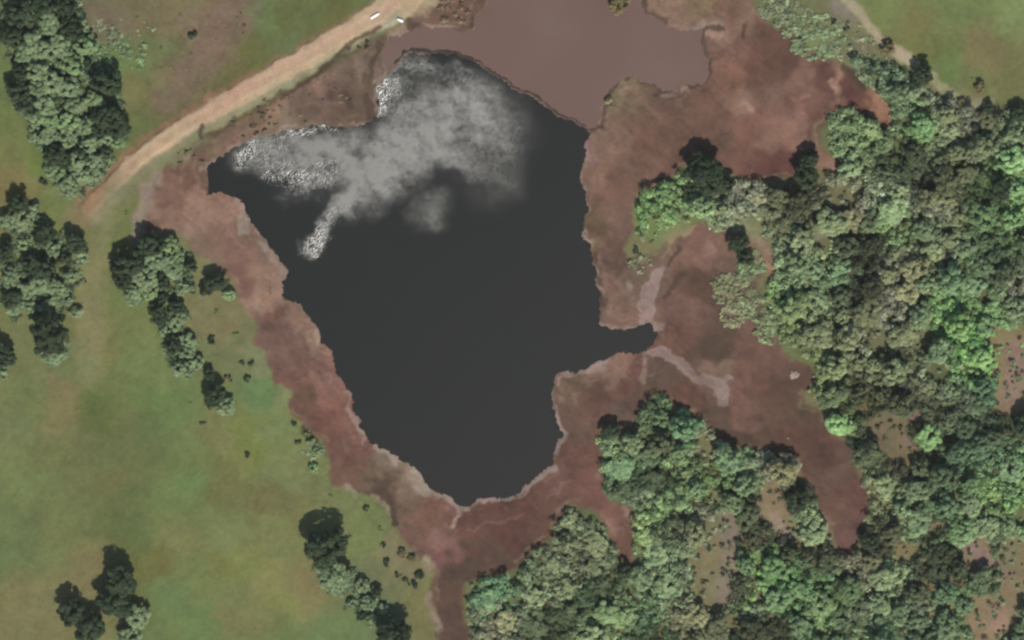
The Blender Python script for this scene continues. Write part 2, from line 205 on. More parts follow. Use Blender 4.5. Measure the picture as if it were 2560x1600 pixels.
# pale margins and dark weed lines along the water
PALE = (150,130,116)
for pts, w, c in [
 ([(366,470),(358,510),(345,555),(350,590),(338,610)], 12, (148,130,114)), ([(395,440),(378,470),(368,500)], 12, (142,122,110)),
 ([(590,498),(608,540),(612,580)], 7, (150,132,116)), ([(655,600),(690,650),(705,690)], 6, (146,128,112)),
 ([(790,830),(800,860)], 7, (150,130,112)), ([(870,1030),(895,1060),(905,1075)], 6, (145,125,112)),
 ([(935,1115),(970,1130),(990,1150)], 7, (152,136,118)), ([(1030,1185),(1055,1215),(1062,1235)], 11, (156,140,122)),
 ([(1190,1258),(1230,1251),(1283,1243),(1315,1215)], 4, (142,128,120)), ([(1330,1200),(1360,1182),(1388,1172)], 7, (146,128,114)),
 ([(1390,1130),(1405,1100),(1411,1085)], 7, (142,124,114)), ([(1405,1075),(1392,1050),(1384,1030)], 4, (148,130,124)),
 ([(1380,1000),(1384,985)], 3, (142,130,120)), ([(1475,925),(1500,915),(1512,908)], 10, (148,128,118)), ([(1408,930),(1430,934)], 5, (150,118,116)),
 ([(1458,470),(1462,510),(1474,530)], 5, (142,124,108)), ([(1458,575),(1462,600),(1480,614)], 5, (140,122,104)), ([(1491,690),(1493,722)], 3, (134,118,106)),
 ([(1505,815),(1540,832),(1590,824),(1650,815)], 6, (140,120,108)), ([(1470,330),(1466,375),(1478,400)], 6, (138,108,110)),
 ([(940,210),(948,200),(955,185)], 5, (140,122,110)), ([(1136,1258),(1148,1290),(1138,1310)], 5, (165,138,120)),
 ([(1075,1234),(1110,1240),(1140,1262),(1170,1272)], 6, (148,130,116)), ([(1075,1490),(1080,1540),(1095,1570)], 7, (136,120,102)),
 ([(930,1240),(960,1262),(975,1285)], 6, (142,126,106)), ([(865,1215),(885,1240)], 6, (140,128,104)), ([(1062,1398),(1072,1415)], 9, (146,134,108)),
 ([(1505,255),(1508,290),(1500,318)], 7, (136,112,96)), ([(1650,80),(1700,88),(1745,66),(1800,58)], 7, (140,118,104)),
 ([(1780,85),(1795,90)], 8, (158,124,108)), ([(1860,250),(1885,275)], 5, (156,122,106)), ([(1998,245),(2015,235)], 5, (150,112,100)), ([(2078,205),(2088,228)], 4, (168,132,112)),
 ([(1655,640),(1690,590),(1740,568)], 5, (142,124,92)), ([(1800,560),(1860,572),(1900,590)], 10, (138,134,100)), ([(1782,622)], 9, (146,110,96)), ([(1572,710)], 8, (156,136,120)),
 ([(1720,570),(1660,600)], 8, (130,124,86)), ([(1905,660),(1925,672),(1945,690)], 9, (150,112,96)), ([(2075,410),(2100,425)], 8, (162,122,104)),

 ([(1610,885),(1608,960)], 4, (136,112,98)), 
 ([(1935,1290),(1950,1320),(1980,1345)], 10, (162,138,118)), ([(2290,1040),(2270,1100)], 12, (134,112,98)), ([(2545,880),(2530,990)], 22, (142,116,102)),
 ([(2430,1370),(2460,1400),(2490,1440)], 18, (148,122,110)), ([(2490,1560),(2500,1530)], 16, (158,126,110)), ([(1825,1280),(1830,1400),(1810,1500)], 22, (134,118,102)),
 ([(2055,590),(2110,560)], 12, (132,134,106)), ([(1845,470),(1840,530)], 10, (134,128,116)), ([(1560,1270),(1575,1290)], 6, (140,112,94)),
 ([(1530,1310),(1540,1325)], 9, (134,94,84)), ([(1580,1495)], 12, (142,104,90)), ([(2200,1075)], 10, (128,108,94))]:
    stroke(pts, c, w, w*.8+2, .85, 1.1)
DARK = (72,54,42)
def contour(poly_d, d0, w, c, op, seed, cell=60):
    global color
    g = fbm(gx, gy, cell, seed, 3, .6)
    k = np.exp(-((poly_d+d0+g*14)/w)**2)*smooth(-.05, .25, fbm(gx, gy, 45, seed+9, 3))*op
    k = (k*(poly_d < 2))[..., None]*smooth(0, 8, dmud)[..., None]
    color = color*(1-k)+lin(c)*k
contour(np.maximum(dres, dpond), 5, 4, (152,128,114), .75, 2001)
contour(np.maximum(dres, dpond), 24, 4, (144,112,98), .45, 2101)
contour(np.maximum(dres, dpond), 38, 3, (84,60,50), .5, 2201)
contour(np.maximum(dres, dpond), 60, 4, (140,110,96), .4, 2301)
contour(-dmud, 6, 5, (138,124,98), .5, 2401)
BANK = [(989,150),(1010,133),(1032,122),(1053,128),(1111,127),(1143,139),(1180,143),(1217,170),(1259,191),(1280,214),(1322,226),(1362,252),(1412,297),(1455,307),(1474,322)]
stroke(BANK, (52,44,36), 6.5, 4, .95, .7)
for pts, w in [([(1506,318),(1510,270),(1520,238),(1548,200)], 4.5), ([(1565,203),(1578,180),(1600,188)], 5), ([(1600,205),(1640,212)], 6), ([(1635,232),(1680,222),(1705,200)], 5), ([(1670,205),(1685,212)], 5),
 ([(1725,215),(1765,208),(1778,180),(1776,145)], 5), ([(1768,135),(1757,110),(1760,80),(1775,68),(1805,72)], 5), ([(1608,0),(1618,30),(1640,45),(1660,57)], 7), ([(1475,327),(1500,316)], 5),
 ([(868,118),(895,98),(938,82),(948,70)], 6), ([(700,248),(760,210),(868,125)], 4.5), ([(1020,50),(1030,72),(1045,62)], 8), ([(1140,72),(1172,70),(1182,50)], 6),
 ([(925,190),(935,150),(950,110)], 6), ([(860,235),(875,265)], 6), ([(915,240),(925,290)], 10), ([(1855,92),(1862,65)], 5), ([(506,320),(505,345)], 6),
 ([(560,475),(520,482),(512,470)], 4), ([(720,745),(712,735)], 6), ([(1500,740),(1505,760)], 7), ([(1490,640),(1488,655)], 5), ([(1495,690),(1500,710)], 5),
 ([(1700,690),(1680,720),(1660,740)], 6), ([(1695,625),(1670,660)], 6), ([(1855,290),(1800,345)], 0.1), ([(2110,170),(2140,190),(2160,215)], 10), ([(760,1075),(790,1100)], 8), ([(975,1245),(985,1290),(990,1310)], 7), ([(995,1310)], 5)]:
    stroke(pts, DARK, w, 5, .8, .9)
# shallow pink side channel leading into the reservoir
CHAN = [[(1612,806,14),(1612,765,22),(1624,722,20),(1640,690,12),(1655,668,5)], [(1622,884,6),(1652,876,12),(1700,908,14),(1735,942,11),(1790,960,12),(1830,945,6)], [(1790,962,14),(1806,980,23),(1808,1008,11)]]
for c in CHAN: stroke(c, (143,120,110), 10, 2, 1, .9)

# soil grain: broken, streaky variation in the soil and sward itself
gr = fbm(gx, gy, 34, 301, 5, .7)
gr2 = fbm(gx*1.0, gy*1.0, 11, 401, 3, .7)
gr3 = fbm(gx, gy, 120, 501, 3, .6)
ca_, sa_ = .80, .6
streak = fbm((gx*ca_+gy*sa_)*.35, (gy*ca_-gx*sa_)*1.5, 16, 701, 4, .7)
hi = fbm(gx, gy, 6, 751, 2, .8)
amp = 0.15+0.16*m[..., 0]
color = color*(1+amp*gr+0.12*gr2+.10*gr3+(.04+.13*m[..., 0])*streak+.06*hi)[..., None]
tintn = fbm(gx, gy, 60, 611, 3)[..., None]
color = color*(1+tintn*np.array([.07, -.02, -.04]))
color = np.clip(color/KEXP, .004, .9)

# heights (metres)
land = -np.maximum(dres, dpond)
shore = np.minimum(np.clip(land, 0, None)*0.018, .55)
z = shore+smooth(20, 160, land)*.35
z = z+fbm(gx, gy, 40, 900)*0.10*smooth(4, 30, land)+fbm(gx, gy, 9, 950, 2)*0.10*smooth(4, 30, land)
z = z+smooth(-6, -24, dmud)*.25
cls = np.zeros(gx.shape, int)                       # 0 ground 1 road 2 path 3 mud
mk = np.zeros(gx.shape); stroke(ROAD, 1.0, 10, 7, 1, .6, mk)
z = z+mk*.5*(land > 0)
road_m = mk > .5
mk2 = np.zeros(gx.shape); stroke(PATH2, 1.0, 10, 6, 1, .6, mk2); path_m = mk2 > .5
mk3 = np.zeros(gx.shape)
for c in CHAN: stroke(c, 1.0, 10, 4, 1, .9, mk3)
chan_m = mk3 > .5
bk = np.zeros(gx.shape); stroke(BANK, 1.0, 5, 5, 1, .5, bk)
cls[dmud > 0] = 3; cls[chan_m] = 4; cls[path_m] = 2; cls[road_m] = 1
depth = np.maximum(dres, dpond)
z = np.where(depth > 0, -0.03-np.minimum(depth*.03, 2.5), np.maximum(z, .02))
z = z-mk3*.05
edge = np.minimum.reduce([gx-X0, X1-gx, gy-Y0, Y1-gy]); ke = smooth(0, 120, edge); z = np.where(edge < 120, .6+(np.maximum(z, .3)-.6)*ke, z)
VERT = P(gx.ravel(), gy.ravel(), z.ravel())

# ------------------------------------------------------------ materials
def new_mat(name):
    mt = bpy.data.materials.new(name); mt.use_nodes = True
    return mt, mt.node_tree, mt.node_tree.nodes['Principled BSDF']
def node(nt, t, **kw):
    n = nt.nodes.new(t)
    for k, v in kw.items(): setattr(n, k, v)
    return n
def soil_mat(name, rough=.95, bump=.6, spec=.2):
    mt, nt, b = new_mat(name)
    at = node(nt, 'ShaderNodeAttribute', attribute_name='soil_color')
    geo = node(nt, 'ShaderNodeNewGeometry')
    n1 = node(nt, 'ShaderNodeTexNoise'); n1.inputs['Scale'].default_value = 1.3; n1.inputs['Detail'].default_value = 6; n1.inputs['Roughness'].default_value = .7
    nt.links.new(geo.outputs['Position'], n1.inputs['Vector'])
    mr = node(nt, 'ShaderNodeMapRange'); mr.inputs['From Min'].default_value = .25; mr.inputs['From Max'].default_value = .75
    mr.inputs['To Min'].default_value = .87; mr.inputs['To Max'].default_value = 1.13
    nt.links.new(n1.outputs['Fac'], mr.inputs['Value'])
    mx = node(nt, 'ShaderNodeVectorMath', operation='SCALE')
    nt.links.new(at.outputs['Color'], mx.inputs[0]); nt.links.new(mr.outputs[0], mx.inputs['Scale'])
    nt.links.new(mx.outputs[0], b.inputs['Base Color'])
    bp = node(nt, 'ShaderNodeBump'); bp.inputs['Strength'].default_value = bump; bp.inputs['Distance'].default_value = .12
    nt.links.new(n1.outputs['Fac'], bp.inputs['Height']); nt.links.new(bp.outputs[0], b.inputs['Normal'])
    b.inputs['Roughness'].default_value = rough; b.inputs['Specular IOR Level'].default_value = spec
    return mt
M_grass = soil_mat('rough_grass', bump=.8, spec=.1); M_dirt = soil_mat('packed_earth', bump=.4, spec=.1); M_mud = soil_mat('red_mud', .8, .5, .15)
M_path = soil_mat('pale_earth', bump=.4, spec=.1); M_wet = soil_mat('turbid_shallows', .85, .15, .1)

def water_mat(name, body, ruffled):
    mt, nt, b = new_mat(name); out = nt.nodes['Material Output']
    geo = node(nt, 'ShaderNodeNewGeometry')
    n1 = node(nt, 'ShaderNodeTexNoise'); n1.inputs['Scale'].default_value = .03; n1.inputs['Detail'].default_value = 5
    nt.links.new(geo.outputs['Position'], n1.inputs['Vector'])
    cr = node(nt, 'ShaderNodeValToRGB')
    c = lin(body)/KEXP
    for i, k in enumerate((.86, 1.13)):
        cc = c*k; 
        cc = cc*(np.array([1.05, .97, .96]) if i == 0 else np.array([.96, 1.03, 1.02]))
        cr.color_ramp.elements[i].color = (*cc.tolist(), 1)
    cr.color_ramp.elements[0].position = .3; cr.color_ramp.elements[1].position = .7
    nt.links.new(n1.outputs['Fac'], cr.inputs['Fac'])
    if not ruffled:
        at = node(nt, 'ShaderNodeAttribute', attribute_name='soil_color')
        mx = node(nt, 'ShaderNodeMixRGB'); mx.inputs['Fac'].default_value = 0.4
        nt.links.new(cr.outputs[0], mx.inputs[1]); nt.links.new(at.outputs['Color'], mx.inputs[2])
        nt.links.new(cr.outputs[0], b.inputs['Base Color'])
    else: nt.links.new(cr.outputs[0], b.inputs['Base Color'])
    b.inputs['IOR'].default_value = 1.333; b.inputs['Roughness'].default_value = .03
    if ruffled:
        r = node(nt, 'ShaderNodeBsdfPrincipled')
        nt.links.new(cr.outputs[0], r.inputs['Base Color']); r.inputs['IOR'].default_value = 1.333
        r.inputs['Roughness'].default_value = RUFFLE
        w1 = node(nt, 'ShaderNodeTexNoise'); w1.inputs['Scale'].default_value = 1.5; w1.inputs['Detail'].default_value = 2; w1.inputs['Roughness'].default_value = .75
        nt.links.new(geo.outputs['Position'], w1.inputs['Vector'])
        bp = node(nt, 'ShaderNodeBump'); bp.inputs['Distance'].default_value = .09
        cz = node(nt, 'ShaderNodeAttribute', attribute_name='chop')
        nt.links.new(cz.outputs['Fac'], bp.inputs['Strength'])
        nt.links.new(w1.outputs['Fac'], bp.inputs['Height']); nt.links.new(bp.outputs[0], r.inputs['Normal'])
        ra = node(nt, 'ShaderNodeAttribute', attribute_name='wave_rough')
        nt.links.new(ra.outputs['Fac'], r.inputs['Roughness'])
        ms = node(nt, 'ShaderNodeMixShader'); wa = node(nt, 'ShaderNodeAttribute', attribute_name='wind')
        nt.links.new(wa.outputs['Fac'], ms.inputs[0]); nt.links.new(b.outputs[0], ms.inputs[1]); nt.links.new(r.outputs[0], ms.inputs[2])
        nt.links.new(ms.outputs[0], out.inputs['Surface'])
    return mt
RUFFLE = .30
M_res = water_mat('reservoir_water', (2,12,5), True)
M_pond = water_mat('turbid_water', (111,86,76), False)

# ------------------------------------------------------------ the ground, cut by what covers it
idx = np.arange(nx*ny).reshape(ny, nx)
quads = np.stack([idx[1:, :-1], idx[1:, 1:], idx[:-1, 1:], idx[:-1, :-1]], -1).reshape(-1, 4)
fc = cls[:-1, :-1].ravel()
CF = color.reshape(-1, 3)
def sub(name, sel, mat, V=VERT):
    q = quads[sel]; u, inv = np.unique(q, return_inverse=True)
    return mesh_obj(name, V[u], inv.reshape(-1, 4), mat, None, True, {'soil_color': CF[u]})
tag(sub('ground', fc == 0, M_grass), kind='structure', label='rough green and brown pasture with scrubby forest floor')
tag(sub('dirt_road', fc == 1, M_dirt), kind='structure', label='pale tan dirt road running diagonally past the reservoir')
tag(sub('path', fc == 2, M_path), kind='structure', label='narrow pale earth path at the upper right')
tag(sub('mud_bank', fc == 3, M_mud), kind='structure', label='reddish brown mud banks and arms round the dark water')
tag(sub('stream', fc == 4, M_wet), kind='structure', label='shallow pinkish channel cutting through the mud')
# far ground to the horizon, a little below the rim of the surveyed sheet
c0 = P([X0+20, X1-20, X1-20, X0+20], [Y1-20, Y1-20, Y0+20, Y0+20], .56)
R = 6000; o4 = np.array([(-R, -R, .56), (R, -R, .56), (R, R, .56), (-R, R, .56)])
mf, ntf, bf = new_mat('far_pasture'); nn = node(ntf, 'ShaderNodeTexNoise'); nn.inputs['Scale'].default_value = 40; nn.inputs['Detail'].default_value = 8
cr = node(ntf, 'ShaderNodeValToRGB'); cr.color_ramp.elements[0].color = (.06, .07, .03, 1); cr.color_ramp.elements[1].color = (.13, .135, .06, 1)
tcn = node(ntf, 'ShaderNodeTexCoord'); ntf.links.new(tcn.outputs['Generated'], nn.inputs['Vector']); ntf.links.new(nn.outputs['Fac'], cr.inputs[0]); ntf.links.new(cr.outputs[0], bf.inputs['Base Color']); bf.inputs['Roughness'].default_value = 1
tag(mesh_obj('far_ground', np.r_[c0, o4], [(4, 5, 1, 0), (5, 6, 2, 1), (6, 7, 3, 2), (7, 4, 0, 3)], mf), kind='structure')

# wind on the reservoir: where gusts ruffle the surface
wind = np.zeros(gx.shape); chop = np.zeros(gx.shape)
def gust(x, y, rx, ry, ang, s, ch=0, soft=.55):
    global wind, chop
    ca, sa = math.cos(math.radians(ang)), math.sin(math.radians(ang))
    dx = WX2*.6+gx*.4-x; dy = WY2*.6+gy*.4-y
    d = np.hypot((dx*ca+dy*sa)/rx, (-dx*sa+dy*ca)/ry)
    k = smooth(1+soft*.6, 1-soft, d)*s
    if s > 0: wind = 1-(1-wind)*(1-k); chop = np.maximum(chop, smooth(1.3, .7, d)*ch)
    else: wind = wind*(1+k)
for g in [(745,375,135,44,-4,.85,.1,.8),(850,400,120,58,-12,.75,.05,.9),(950,430,125,66,-38,.92,.04,.9),(1030,370,115,70,-35,.97,0,.9),(1090,320,120,85,-30,.75,0,1.0),(1010,300,70,45,-20,.5,.1),
          (1195,300,85,72,30,.46,0,1.0),(1180,260,110,70,20,.42,.05,.9),(1040,160,70,26,5,.42,.35,.9),(1140,190,60,30,20,.24,.3),(975,205,26,70,12,.42,.5),(955,240,12,50,12,.8,.9),
          (1000,240,50,60,0,.30,.25),(1230,430,80,75,30,.26,0,1.0),(1170,400,90,50,-10,.26,0,1.0),(1072,520,44,55,30,.34,0,1.0),(1085,545,18,26,10,.12,0,1.0),(890,350,80,34,0,.62,.1,.8),
          (780,450,80,42,-20,.55,.5,1.0),(845,520,60,26,-50,.5,.1),(815,560,46,20,-52,.6,.5),(795,592,40,20,-54,.9,.85),(778,612,34,22,-50,.98,.9,.9),(768,630,20,17,-40,.99,.7,.8),
          (655,374,72,34,-32,.80,.45,1.0),(622,388,40,20,-42,.98,.9,.9),(604,402,14,10,-20,.98,.5),(690,420,60,24,-8,.22,.5),(880,500,60,24,-45,.6,.1),(1120,240,90,50,20,.22,.1),(1200,340,110,80,0,.30,.1,1.0),(947,235,9,62,14,.9,1.0,.4),(780,328,85,7,-8,.6,.9,.8),(720,440,60,24,-10,.3,.9),(662,432,22,8,-10,.3,1.0)]: gust(*g)
for g in [(1125,200,60,28,15,-.6),(1205,385,50,36,0,-.35),(905,370,12,60,30,-.30),(1150,330,30,60,10,-.3),(690,465,46,22,0,-.7),(1125,450,55,30,-20,-.75),(1000,245,36,24,0,-.3),(800,500,70,22,-30,-.6),(1190,480,60,30,0,-.5)]: gust(*g)
wn = fbm(gx+gy*.6, (gy-gx*.6)*1.6, 40, 777, 4, .6)
wf = fbm(gx, gy, 9, 1401, 3, .8)
wind = np.clip(wind*(1+wn*.75+wf*(.25+.7*chop)), 0, 1)
sp = fbm(gx, gy, 5.5, 1501, 2, .9)
wind = np.where(wind > .03, np.clip(wind+sp*(.14+.8*chop)*np.minimum(1, wind*3), 0, 1), wind)
chop = np.clip(chop+.02, 0, 1)
def sheet(name, dd, zlev, mat, extra):
    keep = (dd[:-1, :-1] > -9) | (dd[1:, 1:] > -9)
    q = quads[keep.ravel()]; u, inv = np.unique(q, return_inverse=True)
    v = P(gx.ravel()[u], gy.ravel()[u], np.full(len(u), zlev))
    return mesh_obj(name, v, inv.reshape(-1, 4), mat, None, True, {k: a.reshape(-1)[u] for k, a in extra.items()})
wrough = .185+.165*(1-chop)
tag(sheet('water', dres, 0.0, M_res, {'wind': wind, 'chop': chop, 'wave_rough': wrough}), kind='structure', label='dark still reservoir with silvery wind ruffled glare')
po = sheet('pond', dpond, 0.004, M_pond, {'wind': wind*0})
tag(po, kind='structure', label='flat pinkish brown turbid pond above the reservoir')

# ------------------------------------------------------------ trees
def leaf_mat(name, obj_color=True):
    mt, nt, b = new_mat(name); out = nt.nodes['Material Output']
    src = node(nt, 'ShaderNodeObjectInfo').outputs['Color'] if obj_color else node(nt, 'ShaderNodeAttribute', attribute_name='leaf_color').outputs['Color']
    geo = node(nt, 'ShaderNodeNewGeometry')
    n1 = node(nt, 'ShaderNodeTexNoise'); n1.inputs['Scale'].default_value = .45; n1.inputs['Detail'].default_value = 3
    nt.links.new(geo.outputs['Position'], n1.inputs['Vector'])
    mr = node(nt, 'ShaderNodeMapRange'); mr.inputs['From Min'].default_value = .3; mr.inputs['From Max'].default_value = .7; mr.inputs['To Min'].default_value = .62; mr.inputs['To Max'].default_value = 1.38
    nt.links.new(n1.outputs['Fac'], mr.inputs['Value'])
    mx = node(nt, 'ShaderNodeVectorMath', operation='SCALE'); nt.links.new(src, mx.inputs[0]); nt.links.new(mr.outputs[0], mx.inputs['Scale'])
    nt.links.new(mx.outputs[0], b.inputs['Base Color']); b.inputs['Roughness'].default_value = .75; b.inputs['Specular IOR Level'].default_value = .15
    tr = node(nt, 'ShaderNodeBsdfTranslucent'); nt.links.new(mx.outputs[0], tr.inputs['Color'])
    ms = node(nt, 'ShaderNodeMixShader'); ms.inputs[0].default_value = .35
    nt.links.new(b.outputs[0], ms.inputs[1]); nt.links.new(tr.outputs[0], ms.inputs[2]); nt.links.new(ms.outputs[0], out.inputs['Surface'])
    return mt
M_leaf = leaf_mat('leaves'); M_under = leaf_mat('undergrowth_leaves', False)
M_bark, ntb, bb = new_mat('bark'); nb = node(ntb, 'ShaderNodeTexNoise'); nb.inputs['Scale'].default_value = 3
crb = node(ntb, 'ShaderNodeValToRGB'); crb.color_ramp.elements[0].color = (.05, .035, .025, 1); crb.color_ramp.elements[1].color = (.16, .12, .09, 1)
ntb.links.new(nb.outputs[0], crb.inputs[0]); ntb.links.new(crb.outputs[0], bb.inputs['Base Color']); bb.inputs['Roughness'].default_value = .9

def leaf_cards(centers, normals, size, rng):
    n = len(centers)
    nrm = normals+rng.normal(0, .32, (n, 3)); nrm /= np.linalg.norm(nrm, axis=1)[:, None]
    t = np.cross(nrm, rng.normal(0, 1, (n, 3))); t /= np.linalg.norm(t, axis=1)[:, None]
    bt = np.cross(nrm, t); s = size[:, None]
    a = s*(.5+.5*rng.random((n, 1)))
    v = np.stack([centers-t*s, centers-bt*a+nrm*s*.1, centers+t*s*.9, centers+bt*a-nrm*s*.15], 1).reshape(-1, 3)
    return v, np.arange(4*n).reshape(-1, 4)
def crown_mesh(name, seed, R, Hc, nclump, per, leaf, dens=1.0):
    """crown centred on z=0: clumps of leaves spread through a lumpy dome"""
    rng = np.random.default_rng(seed)
    lobes = rng.normal(0, 1, (5, 2)); ph = rng.random(3)*6.28
    C = []; 
    while len(C) < nclump:
        th = rng.random()*6.283; u = rng.random()**.5
        rr = R*(1+.16*math.sin(2*th+ph[0])+.13*math.sin(3*th+ph[1])+.08*math.sin(5*th+ph[2]))
        x, y = rr*u*math.cos(th)*.84, rr*u*math.sin(th)*.84
        top = Hc*math.sqrt(max(0, 1-u*u))
        zz = top*(rng.random()**.45) if rng.random() < .8 else -Hc*.45*rng.random()*math.sqrt(max(0, 1-u*u))
        C.append((x, y, zz+Hc*.2*rng.normal()))
    C = np.array(C); rc = R*(.11+.13*rng.random(nclump))
    n = nclump*per; ci = np.repeat(np.arange(nclump), per)
    d = rng.normal(0, 1, (n, 3)); d[:, 2] = np.abs(d[:, 2])*.9-.25*rng.random(n); d /= np.linalg.norm(d, axis=1)[:, None]
    rad = rc[ci]*(.55+.5*rng.random(n)**.6)
    pos = C[ci]+d*rad[:, None]*np.array([1, 1, .8])
    nr = d*.65+C[ci]/np.array([R, R, Hc*1.0])*.35+np.array([0, 0, .6])
    v, f = leaf_cards(pos, nr, leaf*(.6+.8*rng.random(n)), rng)
    me = mesh_obj(name, v, f, M_leaf).data
    bpy.data.objects.remove(bpy.data.objects[name]) if name in bpy.data.objects else None
    return me
def tube(V, Fc, a, b, r0, r1, n=6):
    a = np.array(a, float); b = np.array(b, float); d = b-a; d /= np.linalg.norm(d)
    t = np.cross(d, (.3, .9, .1)); t /= np.linalg.norm(t); s = np.cross(d, t); k = len(V)
    for p, r in ((a, r0), (b, r1)):
        for i in range(n):
            q = 2*math.pi*i/n; V.append(p+(t*math.cos(q)+s*math.sin(q))*r)
    for i in range(n): Fc.append((k+i, k+(i+1) % n, k+n+(i+1) % n, k+n+i))
def trunk_mesh(name, seed, R, Hc, base):
    rng = np.random.default_rng(seed); V, Fc = [], []
    rt = .05*R+.06
    tube(V, Fc, (0, 0, -base-.3), (.1*R*rng.normal()*.3, 0, -Hc*.3), rt*1.3, rt*.9, 8)
    tube(V, Fc, (0, 0, -Hc*.32), (0, 0, Hc*.45), rt*.9, rt*.3, 7)
    for i in range(7):
        th = i*.9+rng.random(); e = R*(.45+.3*rng.random())
        tube(V, Fc, (0, 0, -Hc*.3+.06*i*Hc), (e*math.cos(th), e*math.sin(th), Hc*(.0+.4*rng.random())), rt*.5, rt*.12, 5)
    me = mesh_obj(name, np.array(V), Fc, M_bark, None, True).data
    bpy.data.objects.remove(bpy.data.objects[name])
    return me
KINDS = {}
def make_kind(key, n, R, Hc, base, ncl, per, leaf):
    KINDS[key] = dict(R=R, Hc=Hc, base=base, var=[(crown_mesh('crown', 100*len(KINDS)+i, R, Hc, ncl, per, leaf),
                      trunk_mesh('trunk', 999+100*len(KINDS)+i, R, Hc, base)) for i in range(n)])
make_kind('big', 4, 6.0, 3.0, 4.4, 95, 70, .34)
make_kind('mid', 6, 3.8, 1.9, 3.0, 62, 66, .28)
make_kind('small', 4, 2.2, 1.25, 1.7, 36, 54, .23)
make_kind('bush', 4, 1.0, .8, .7, 16, 40, .16)
COUNT = {}
def tree(x, y, r, tint, label, group=None, name='tree', cat='tree', squash=1.0):
    """x, y: where the crown's middle shows; r: crown radius in photograph pixels"""
    Rm = r*.12
    key = 'big' if r > 38 else 'mid' if r > 23 else 'small' if r > 12 else 'bush'
    lum_ = float(np.mean(tint)); K = KINDS[key]; s = Rm/K['R']; gz = .6
    hz = squash*(1.3 if lum_ < .06 and r > 15 else 1)
    zc = gz+K['base']*s*hz
    p = P1(x, y, zc)
    root = bpy.data.objects.new(name, None); COL.objects.link(root)
    root.location = (p[0], p[1], gz); root.empty_display_size = .5
    a = random.random()*6.28; root.rotation_euler = (0, 0, a)
    cm, tm = K['var'][random.randrange(len(K['var']))]
    c = bpy.data.objects.new('crown' if key != 'bush' else 'foliage', cm); COL.objects.link(c); c.parent = root
    c.location = (0, 0, K['base']*s*hz); c.scale = (s, s, s*hz)
    c.color = (*[float(q) for q in tint], 1)
    t = bpy.data.objects.new('trunk' if key != 'bush' else 'stem', tm); COL.objects.link(t); t.parent = root
    t.location = (0, 0, K['base']*s*hz); t.scale = (s, s, s*hz)
    tag(root, label, cat, group)
    return root
LG = 3.15                           # leaves stand partly in each other's shade
def tint(rgb, jit=.08):
    c = lin(rgb)*LG/KEXP
    c = c*(1+random.uniform(-jit, jit))*np.array([1+random.uniform(-jit, jit)*.6, 1, 1+random.uniform(-jit, jit)*.6])
    c = c*np.array([1.05, 1.06, .95]); c = c*.72+c.mean()*.28*np.array([1, 1.1, .8]); c[0] = max(c[0], c[1]*.64); c[2] = min(c[2], c[1]*.50)
    return np.clip(c, .008, .5)
T_SHADE = (46,58,39); TM = (94,108,82); TG = (96,116,74); TB = (92,80,50)  # the dark tint has crown shade and cast shadow put into the leaf colour
TINT = {'D': T_SHADE, 'M': TM, 'G': TG, 'B': TB, 'O': (84,96,50)}
LOOK = {'D': 'shade dark green', 'M': 'grey green', 'G': 'fresh green', 'B': 'brownish', 'O': 'olive green'}

ZONES = {
 'belt': ('in the tree belt along the upper left edge', 'trees of the upper left tree belt', [
  'D45,32,36','D32,92,30','D102,14,30','D165,12,28','M122,52,30','M72,104,30','D182,78,28','M150,104,28','G215,112,30','M62,134,27','M112,124,30','D52,176,24','M92,172,30','G182,160,30','M132,205,32','D48,222,30','M90,218,26','D208,162,22','M172,218,30','D54,254,28','M112,252,28','D137,236,20','M192,262,27','G122,292,30','M90,296,20','G172,302,30','M216,312,27','D252,322,24','G292,350,22','M222,358,26','M170,346,26','M122,336,26','D136,384,28','D160,398,24','M192,404,26','D212,384,20','D266,378,20','M236,404,25','G140,428,24','M172,466,28','M212,440,26','M238,432,20','G235,248,24','M160,130,24','D175,50,20','M205,60,20','M84,342,15','M262,350,20']),
 'west': ('in the grove at the left edge west of the faint track', 'trees of the left edge grove', [
  'M82,524,18','M54,548,30','M18,552,24','M130,622,22','M205,640,22','D14,628,26','D76,660,28','D112,672,30','D162,644,20','M100,704,32','M142,722,28','M28,694,26','M62,726,25','M36,768,24','M162,748,22','M122,764,24','M72,764,22','M175,690,20','G60,610,18','M190,780,18']),
 'middle': ('in the clump between the faint track and the west mud bank', 'trees of the clump west of the mud', [
  'D376,612,32','D322,656,36','M396,650,34','M362,692,36','D304,700,24','G424,612,26','M432,672,30','D410,700,22','M332,738,26','G376,728,24','D292,660,20','M440,800,26','M470,850,22','D432,862,26','M412,828,18','M452,922,24','M492,906,20','M470,880,18','M455,720,20','G445,640,18']),
 'southclump': ('in the trailing clump south of the big round tree', 'trees south of the big round tree', [
  'M905,1462,22','D940,1478,17','M918,1508,24','M880,1508,16','D906,1536,17','M955,1520,18','M930,1545,20']),
}
